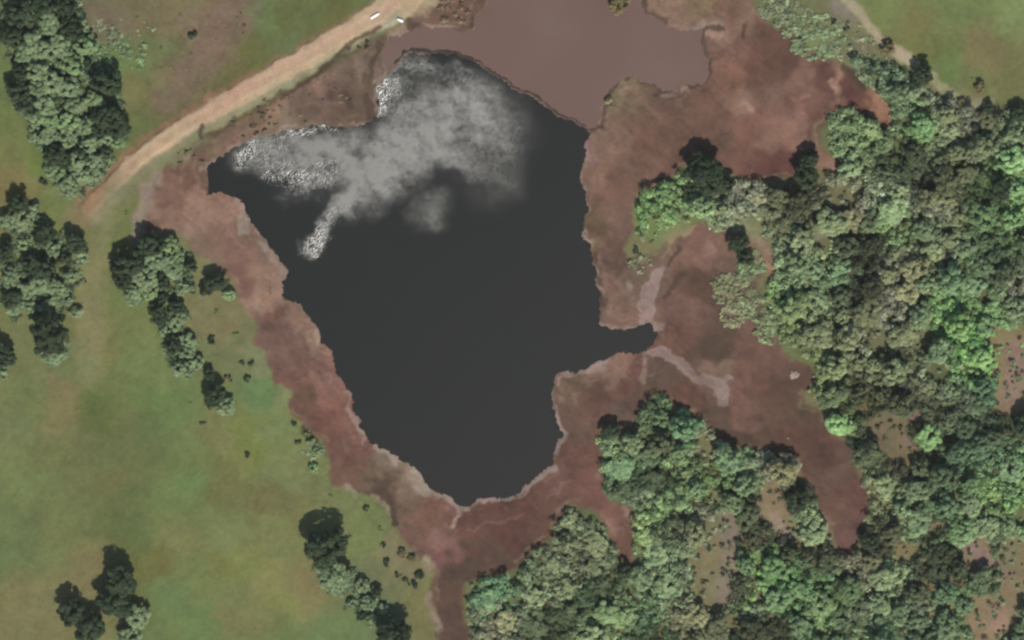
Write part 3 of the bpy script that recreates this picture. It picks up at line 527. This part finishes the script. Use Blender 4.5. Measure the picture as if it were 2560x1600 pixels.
UNIQ = [
 ('D',268,204,36,'round near black tree standing apart on the east side of the upper left belt'),
 ('D',268,290,34,'dark crown just above the largest dark crown beside the bend of the belt'),
 ('D',292,312,34,'broad dark tree of the belt nearest to the diagonal dirt road'),
 ('D',45,508,28,'dark round tree at the top of the left edge grove'),
 ('D',112,586,28,'round dark tree at the top right of the left grove beside bright grass'),
 ('D',190,606,27,'dark tree with brownish top beside the faint track'),
 ('D',30,744,27,'lone dark tree in the lower part of the left edge grove'),
 ('D',104,798,20,'small dark tree just above the big tree of the left pasture'),
 ('D',120,836,52,'shade dark upper part of the biggest round tree of the left pasture'),  # shaded upper half of one tree, its shade put into the crown colour
 ('M',136,876,42,'grey green speckled crown on the lower side of the biggest left pasture tree'),
 ('D',8,886,34,'round crown cut by the left edge beside the biggest pasture tree'),
 ('M',2,930,22,'small grey crown cut by the left edge below its larger neighbour'),
 ('D',476,664,20,'small round dark tree near the top right of the middle clump'),
 ('D',406,746,17,'small dark round tree just above the lower dark pair of the middle clump'),
 ('D',542,706,27,'dark tree standing right against the west mud bank'),
 ('D',516,724,18,'low dark tree on the left of the one against the mud bank'),
 ('G',572,736,18,'pale green small tree below the dark one at the mud bank'),
 ('D',442,764,22,'dark tree right of its pair in the middle of the trailing line'),
 ('D',396,786,26,'dark tree left of its pair in the middle of the trailing line'),
 ('D',524,934,17,'small dark crown on top of the lower pasture tree'),
 ('D',534,990,32,'dark tree at the lower end of the trailing line'),
 ('M',566,1018,26,'grey green tree on the right of the lowest tree of the trailing line'),
 ('D',300,1450,46,'tall dark tree topping the cluster at the bottom left'),
 ('D',285,1505,44,'dark tree in the middle of the bottom left cluster'),
 ('D',178,1528,38,'dark tree forming the left arm of the bottom left cluster'),
 ('D',225,1570,42,'dark tree on the bottom edge in the bottom left cluster'),
 ('M',340,1536,36,'grey green speckled tree on the right of the bottom left cluster'),
 ('M',325,1592,34,'grey green tree cut by the bottom edge in the bottom left cluster'),
 ('D',812,1364,54,'dark crown standing for the cast shadow of the big tree south of the reservoir'),  # dark leaves stand in for the shadow cast by the speckled tree below
 ('M',832,1438,52,'grey green speckled crown of the big southern tree below its dark shadow crown'),
 ('D',985,1590,52,'dark round tree cut by the bottom edge left of the mud arm'),
 ('D',1768,436,48,'black green tree standing between the reservoir mud and the inlet lobe'),
 ('D',1748,398,30,'dark crown on the upper left of the black green peninsula tree'),
 ('D',1806,462,28,'dark crown on the lower right of the black green peninsula tree'),
 ('D',1722,468,20,'small dark crown on the lower left of the black green peninsula tree'),
 ('D',2018,440,34,'dark tree at the lower tip of the big upper right mud flat'),
 ('D',2022,398,26,'dark crown above the tree at the tip of the upper right mud flat'),
 ('D',1844,606,26,'dark brownish tree on the upper rim of the inlet mud lobe'),
 ('D',1866,640,24,'dark crown leaning right on the rim of the inlet mud lobe'),
 ('O',1640,535,17,'olive round bush tree on the green strip left of the inlet lobe'),
 ('D',2306,184,28,'dark round tree at the end of the narrow upper right path'),
 ('D',2286,212,20,'dark crown below and left of the tree ending the narrow path'),
 ('B',2218,120,18,'brownish tree beside the middle of the narrow upper right path'),
 ('B',2450,218,16,'lone brown green bush tree in the upper right pasture'),
 ('B',2404,254,12,'small dark brown bush on the edge of the upper right pasture'),
 ('D',2470,270,16,'dark shrub tree in the notch below the upper right pasture'),
 ('D',2546,284,24,'dark tree cut by the right edge below the upper right pasture'),
 ('D',2502,292,14,'small dark crown left of the one cut by the right edge'),
 ('D',1524,1078,25,'dark tree in the corner of the mud south east of the reservoir'),
 ('D',1600,1068,14,'small dark tree right of the one in the mud corner'),
 ('D',1408,1338,18,'dark pointed tree on the bank of the southern mud arm'),
 ('D',1560,1428,22,'dark tree at the lower end of the short mud spur'),
 ('B',1548,12,26,'dark brown waterside tree at the top edge in the pinkish pond'),
 ('G',2100,1062,36,'bright smooth green crown beside the eastern mud arm'),
 ('G',2322,1092,36,'bright yellow green crown in a dark patch of forest'),
 ('D',1990,1248,34,'blackish tree between the pinkish clearing and the eastern mud arm'),
 ('D',2172,1352,26,'dark tree beside the tip of the eastern mud arm'),
 ('D',2500,470,30,'dark tree below the bright green patch at the right edge'),
]
BUSH = [('D',605,907,8),('D',628,908,9),('D',618,946,11),('O',590,835,8),('B',570,948,12),('D',505,1057,7),('O',542,780,8),('D',617,1137,9),('O',317,532,7),('D',482,725,10),('D',530,850,12),('D',90,506,10),
 ('D',108,454,11),('D',482,88,12),('O',295,85,7),('O',234,90,7),('O',285,115,7),('D',735,1058,8),('D',745,1105,9),('M',776,1104,12),('M',792,1128,13),('G',784,1170,15),('M',768,1082,8),
 ('D',958,1362,9),('D',966,1406,12),('B',1006,1384,14),('B',1030,1396,13),('D',994,1436,9),('D',1014,1450,9),('D',1048,1438,13),('D',1034,1462,12),('D',915,1270,10),('O',827,1237,6),('O',826,1266,5),('O',862,1520,7),('O',950,1322,8),
 ('D',2115,70,9),('D',2083,54,9),('O',2025,36,7),('D',2180,176,15),('D',2192,212,12),('O',2428,196,5),('D',1604,502,9),('D',1590,626,10),('O',1630,604,7),('D',1598,1446,11),('D',872,1340,7),('O',476,1008,6),('D',515,1055,5),('D',1830,1218,12)]
BUSHL = ['dark bush left of the close pair beside the mud west of the reservoir','dark bush right of the close pair beside the mud west of the reservoir','small bush just below the close pair of dark bushes','olive bush near the mud on the brownish slope','brown bush on the reddish soil patch above the lowest line tree','tiny dark bush at the foot of the lowest trailing line tree','tiny olive bush near the mud on bare slope','single tiny dark bush in the open pasture west of the mud','tiny bush beside the fading end of the dirt road','small dark bush between the middle clump and the tree at the mud','brown green bush east of the trailing line','small bush between the two halves of the left groves',
 'small dark bush at the foot of the upper left belt','dark bush alone in the brown scrub upper left','tiny bush in scrub at upper left beside the pale patch','tiny bush near the top inside the upper left scrub','tiny bush on the green patch of the upper left scrub','tiny dark bush on the pasture edge of the west mud bank','small dark bush below the tiny one on the mud edge','grey green shrub in the scrub corner of the west mud bank','grey shrub lower in the scrub corner of the west bank','fresh green shrub at the bottom of the scrub corner','thin shrub topping the scrub corner of the west bank',
 'dark bush above its neighbour in the pasture between big tree and mud','oval dark bush in the pasture right of the big southern tree','brown bush against the mud right of the dark pair','brown shrub touching the mud below its darker neighbour','small dark bush left of the shrub group at the mud arm','small bush in the middle of the shrub group at the mud arm','long dark bush on the right of the shrub group at the mud arm','dark bush at the bottom of the shrub group at the mud arm','flat dark bush on the pasture edge south west of the reservoir','tiny upper bush in the pasture left of the south bank','tiny lower bush in the pasture left of the south bank','tiny bush left of the trailing south clump','faint bush by the pasture north of the oval dark bush',
 'small dark bush left of the narrow path','smaller dark bush further left of the narrow path','tiny bush near the top beside the pale track end','dark shrub at the point of the upper right mud','dark shrub just below the point of the upper right mud','tiny bush in the pasture above the lone brown one','small dark bush on the green strip by the east mud','small dark bush at the low tip of the green strip','tiny bush under the bright patch of the green strip','small dark shrub right of the tree ending the mud spur','tiny bush touching the upper right of the big dark shadow crown','tiny bush left of the lowest line trees','speck of a bush next to the lowest line tree','dark shrub left of the pinkish clearing']

for zn, (where, group, items) in ZONES.items():
    for s in items:
        k = s[0]; x, y, r = [float(q) for q in s[1:].split(',')]
        tree(x, y, r, tint(TINT[k]), LOOK[k]+(' large' if r > 28 else ' small' if r < 22 else '')+' tree '+where, group)
for k, x, y, r, lab in UNIQ: tree(x, y, r, tint(TINT[k] if not lab.startswith('bright') else (108,140,86)), lab)
for (k, x, y, r), lab in zip(BUSH, BUSHL): tree(x, y, r, tint(TINT[k]), lab, None, 'bush', 'bush', .9)

# the forest east of the reservoir
FP = parse(FOREST)
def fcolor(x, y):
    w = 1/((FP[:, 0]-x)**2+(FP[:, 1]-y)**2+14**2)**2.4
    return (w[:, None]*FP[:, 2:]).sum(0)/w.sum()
def gval(A, x, y):
    i = min(max(int(round((y-Y0)/STEP)), 0), ny-1); j = min(max(int(round((x-X0)/STEP)), 0), nx-1); return A[i, j]
clear = [(2535,880,66),(2545,985,60),(1935,1270,40),(1955,1320,26),(1815,1320,44),(1785,1390,62),(1780,1480,56),(1740,1400,24),(1830,1560,26),(1990,1345,22),(1930,1230,34),(2220,1085,56),(2275,1135,34),(2440,1385,46),(2480,1550,66),(2545,1400,54),(2545,1480,54),(2550,1290,24),(2290,1050,26),(1760,1110,26),(2265,1380,26),(2100,500,40),(1870,560,40),(1650,575,30),(1720,550,30),(1850,760,70),(1845,490,24),(2545,1500,36),(2300,850,30),(1760,1130,20),(2190,850,34),(2345,930,30),(2050,600,26)]
FORP = [(1500,1100),(1650,975),(1760,1070),(1860,1125),(1990,1150),(2040,1240),(2080,1370),(2110,1400),(2170,1300),(2160,1190),(2130,1100),(2070,1020),(2020,970),(2040,900),(1950,840),(1920,760),(1950,640),(1900,590),(1780,545),(1660,560),(1600,600),(1600,490),(1700,440),(1860,460),(2000,470),(2100,430),(2070,300),(2110,270),(2230,330),(2200,200),(2130,150),(2230,170),(2330,240),(2440,280),(2600,290),(2620,1660),(1190,1660),(1170,1470),(1290,1440),(1420,1280),(1500,1310),(1550,1420),(1590,1420),(1590,1280),(1520,1230)]
fpts = []
rng = np.random.default_rng(21)
placed = [(q[1], q[2], q[3]) for q in UNIQ]
FZ = [((1170,1240,1640,1640), 'between the southern mud arm and the short mud spur', 'southern wood'), ((1490,970,1960,1240), 'south of the side channel', 'wood south of the side channel'),
      ((1590,1240,1900,1640), 'around the pinkish clearings near the bottom', 'wood around the pinkish clearings'), ((1900,1150,2240,1640), 'around the tip of the eastern mud arm', 'wood around the eastern mud arm'),
      ((2240,1180,2640,1640), 'in the bottom right corner', 'bottom right wood'), ((2000,840,2640,1180), 'right of the eastern mud arm halfway down', 'wood halfway down the right side'),
      ((2000,0,2640,470), 'below the upper right pasture', 'wood below the upper right pasture'), ((1560,430,2010,840), 'on the neck around the inlet lobe', 'wood around the inlet lobe'), ((2000,470,2640,840), 'in the thick of the right hand forest', 'thick right hand forest')]
tries = 0
cand = rng.random((9000, 2))*np.array([1470, 1400])+np.array([1170, 230])
sd = sdf(FORP, cand[:, 0], cand[:, 1])
for (x, y), d in zip(cand, sd):
    if len(fpts) >= 205: break
    r = rng.uniform(22, 40)
    if d < r*.55 or x > 2600 or y > 1640: continue
    if gval(dmud, x, y) > -r*.5: continue
    if any((x-a)**2+(y-b)**2 < (c+r*.3)**2 for a, b, c in clear): continue
    if any((x-a)**2+(y-b)**2 < ((c+r)*.78)**2 for a, b, c in placed): continue
    placed.append((x, y, r)); fpts.append((x, y, r))
for x, y, r in fpts:
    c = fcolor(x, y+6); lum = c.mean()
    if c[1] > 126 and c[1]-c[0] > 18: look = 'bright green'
    elif lum < 66: look = 'shade dark'  # tree shadow painted into the leaf tint
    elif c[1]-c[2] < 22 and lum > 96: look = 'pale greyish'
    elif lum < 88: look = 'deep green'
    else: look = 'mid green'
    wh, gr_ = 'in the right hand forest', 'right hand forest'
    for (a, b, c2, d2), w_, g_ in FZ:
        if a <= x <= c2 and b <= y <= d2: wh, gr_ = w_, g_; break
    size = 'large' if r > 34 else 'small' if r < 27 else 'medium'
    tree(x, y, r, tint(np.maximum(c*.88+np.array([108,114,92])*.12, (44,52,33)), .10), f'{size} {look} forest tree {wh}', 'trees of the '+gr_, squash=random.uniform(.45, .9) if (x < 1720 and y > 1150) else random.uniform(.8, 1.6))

# undergrowth between the trees: uncountable low shrubs as one mesh
def undergrowth(name, pts, label, hs=0.0):
    V, Fq, Cc = [], [], []; k = 0
    for x, y, r, col in pts:
        n = int(10+r*r*.42); Rm = r*.12
        d = rng.normal(0, 1, (n, 3)); d[:, 2] = np.abs(d[:, 2]); d /= np.linalg.norm(d, axis=1)[:, None]
        hh = Rm*rng.uniform(.7, 1.3); lift = hs*rng.uniform(0, 1)
        c = P1(x, y, .5+hh*.4+lift); c[2] = .45+lift
        lump = 1+.25*np.sin(3*np.arctan2(d[:, 1], d[:, 0])+rng.random()*6)
        pos = c+d*np.c_[lump*Rm, lump*Rm, np.full(n, hh)]*(.65+.4*rng.random((n, 1)))
        v, f = leaf_cards(pos, d+np.array([0, 0, .3]), .30*(.6+.9*rng.random(n)), rng)
        V.append(v); Fq.append(f+k); k += len(v)
        Cc.append(np.repeat(np.tile(np.clip((lin(col)*.74+lin(col).mean()*.26*np.array([1, 1.1, .8]))*np.array([1.05, 1.07, .96])*LG/KEXP, .008, .5), (n, 1))*(1+rng.uniform(-.18, .18, (n, 1))), 4, 0))
    tag(mesh_obj(name, np.concatenate(V), np.concatenate(Fq), M_under, None, False, {'leaf_color': np.concatenate(Cc)}), label, 'undergrowth', kind='stuff')
up_ = []
cand = rng.random((22000, 2))*np.array([1470, 1520])+np.array([1170, 130])
sd = sdf(FORP, cand[:, 0], cand[:, 1])
cellc = {}
for (x, y), d in zip(cand, sd):
    if d < -4 or gval(dmud, x, y) > -3: continue
    r = rng.uniform(5, 14)
    inclear = any((x-a)**2+(y-b)**2 < (c)**2 for a, b, c in clear)
    if inclear and rng.random() < .85: continue
    ky = (int(x//13), int(y//13))
    if ky in cellc and rng.random() < .5: continue
    cellc[ky] = 1
    c = np.maximum(fcolor(x+rng.normal()*10, y+rng.normal()*10)*.92+np.array([112,116,96])*.08, (48,57,37))*rng.uniform(.82, 1.14)  # shrubs take the same tints, painted forest shadow included
    up_.append((x, y, r*(.6 if inclear else 1), c))
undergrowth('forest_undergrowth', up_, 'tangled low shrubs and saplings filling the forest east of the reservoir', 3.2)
up2 = []
BELTP = [(10,0),(210,0),(230,100),(300,210),(318,350),(250,450),(190,500),(120,460),(80,340),(30,260),(35,180),(5,100)]
for poly, n in ((BELTP, 700), ([(0,520),(110,545),(215,640),(200,790),(60,800),(0,790)], 220), ([(290,640),(380,600),(470,640),(480,720),(400,760),(330,760)], 130), ([(390,760),(470,780),(500,910),(460,960),(410,880)], 70), ([(780,1420),(900,1420),(970,1530),(900,1540)], 60)):
    q = rng.random((n*3, 2)); a = np.array(poly); lo, hi = a.min(0), a.max(0); q = lo+q*(hi-lo); s_ = sdf(poly, q[:, 0], q[:, 1]); q = q[s_ > 0][:n]
    for x, y in q: up2.append((x, y, rng.uniform(7, 14), np.array((84,98,72))*rng.uniform(.8, 1.15)))
undergrowth('grove_undergrowth', up2, 'low shrubs growing under the groves on the left', 1.2)
up3 = []
for (x, y, rad, n, col) in [(470,110,130,70,(104,98,78)),(560,60,60,40,(106,92,76)),(400,60,90,40,(100,104,80)),(450,210,90,30,(98,96,72)),(620,300,60,24,(104,92,70)),(720,270,70,14,(116,98,80)),(830,230,60,10,(110,96,78)),(880,110,40,14,(88,76,56)),(480,395,40,8,(108,96,74))]:
    for i in range(n):
        a = rng.random()*6.28; q = rad*rng.random()**.5
        up3.append((x+q*math.cos(a), y+q*math.sin(a)*.7, rng.uniform(3, 7), np.array(col)*rng.uniform(.66, .9)))
for (x, y, rad, n, col) in [(2040,90,75,150,(106,118,88)),(1980,45,55,90,(110,116,90)),(2130,100,60,70,(112,112,92)),(2190,175,50,70,(106,116,90)),(1930,15,40,40,(108,112,88)),(1835,725,55,110,(112,112,84)),(1900,770,55,110,(110,114,86)),(1830,790,30,50,(118,112,88)),(1930,830,40,60,(106,116,84)),(1880,660,40,50,(104,120,86)),(1800,545,40,40,(116,124,94)),(1900,500,50,60,(110,112,96)),(1650,570,34,16,(108,136,86)),(1860,500,60,50,(112,114,98)),(300,150,60,30,(98,118,82)),(250,90,50,30,(104,112,88)),(330,90,60,20,(100,108,82)),(950,1540,40,30,(92,108,84)),(780,1130,26,14,(98,112,88)),(1600,660,30,14,(112,110,86)),(1130,20,50,16,(110,84,68)),(1520,255,20,4,(108,92,70)),(2310,1250,60,50,(96,112,82))]:
    for i in range(n):
        a = rng.random()*6.28; q = rad*rng.random()**.5
        up3.append((x+q*math.cos(a), y+q*math.sin(a)*.8, rng.uniform(5, 12), np.array(col)*rng.uniform(.85, 1.1)))
undergrowth('scrub', up3, 'patchy low scrub on open ground')

# ------------------------------------------------------------ small pale things
mc, ntc, bc = new_mat('white_concrete'); bc.inputs['Base Color'].default_value = (.82, .8, .74, 1); bc.inputs['Roughness'].default_value = .8
ncn = node(ntc, 'ShaderNodeTexNoise'); ncn.inputs['Scale'].default_value = 3
cc = node(ntc, 'ShaderNodeValToRGB'); cc.color_ramp.elements[0].color = (.7, .68, .62, 1); cc.color_ramp.elements[1].color = (.9, .88, .83, 1)
ntc.links.new(ncn.outputs[0], cc.inputs[0]); ntc.links.new(cc.outputs[0], bc.inputs['Base Color'])
def box(c, s):
    v = [(c[0]+s[0]*a/2, c[1]+s[1]*b/2, c[2]+s[2]*d/2) for d in (-1, 1) for b in (-1, 1) for a in (-1, 1)]
    return np.array(v), np.array([(0, 2, 3, 1), (4, 5, 7, 6), (0, 1, 5, 4), (2, 6, 7, 3), (0, 4, 6, 2), (1, 3, 7, 5)])
def headwall(x, y, L, ang, lab):
    p = P1(x, y, 1.2); r = bpy.data.objects.new('culvert_headwall', None); COL.objects.link(r); r.location = (p[0], p[1], .8); r.rotation_euler = (0, 0, math.radians(ang))
    tag(r, lab, 'concrete block')
    mesh_obj('wall', *box((0, 0, .3), (L, .42, 1.2)), mc, r); mesh_obj('coping', *box((0, 0, .96), (L+.2, .66, .12)), mc, r)
headwall(937, 38, 2.7, 32, 'long thin white block on the dirt road near the top edge')
headwall(1000, 49, 1.7, -30, 'short white block beside the road where the pinkish pond begins')
def rock(x, y, r, lab, seed):
    import bmesh
    bm = bmesh.new(); bmesh.ops.create_icosphere(bm, subdivisions=3, radius=1)
    q = np.random.default_rng(seed); k = q.normal(0, 1, (6, 3)); w = q.random(6)*6
    for v in bm.verts:
        s = 1+sum(.09*math.sin(2.2*v.co.dot(Vector(a))+b) for a, b in zip(k, w)); v.co = v.co*s
        v.co.x *= r; v.co.y *= r*.9; v.co.z *= r*.45
    me = bpy.data.meshes.new('boulder'); bm.to_mesh(me); bm.free(); me.materials.append(mr_)
    o = bpy.data.objects.new('boulder', me); COL.objects.link(o); p = P1(x, y, .9); o.location = (p[0], p[1], .6); tag(o, lab, 'rock')
mr_, ntr, br = new_mat('pale_rock'); nr_ = node(ntr, 'ShaderNodeTexNoise'); nr_.inputs['Scale'].default_value = 2.5; nr_.inputs['Detail'].default_value = 6
cr2 = node(ntr, 'ShaderNodeValToRGB'); cr2.color_ramp.elements[0].color = (.12, .09, .07, 1); cr2.color_ramp.elements[1].color = (.27, .21, .17, 1)
ntr.links.new(nr_.outputs[0], cr2.inputs[0]); ntr.links.new(cr2.outputs[0], br.inputs['Base Color']); br.inputs['Roughness'].default_value = .9
rock(1986, 937, 1.45, 'pale boulder on the reddish mud of the eastern arm', 3)
rock(1968, 1098, .8, 'small pale rock lower on the mud of the eastern arm', 5)

# ------------------------------------------------------------ the air between the lens and the ground
mh = bpy.data.materials.new('thin_haze'); mh.use_nodes = True; nh = mh.node_tree
nh.nodes.remove(nh.nodes['Principled BSDF'])
pv = nh.nodes.new('ShaderNodeVolumePrincipled'); pv.inputs['Density'].default_value = 0.000014; pv.inputs['Color'].default_value = (.93, .95, .84, 1)
nh.links.new(pv.outputs[0], nh.nodes['Material Output'].inputs['Volume'])
hb = mesh_obj('haze', *box((0, 0, 695.0), (13000, 13000, 1402.0)), mh)
tag(hb, kind='stuff', label='thin pale air over the whole place')
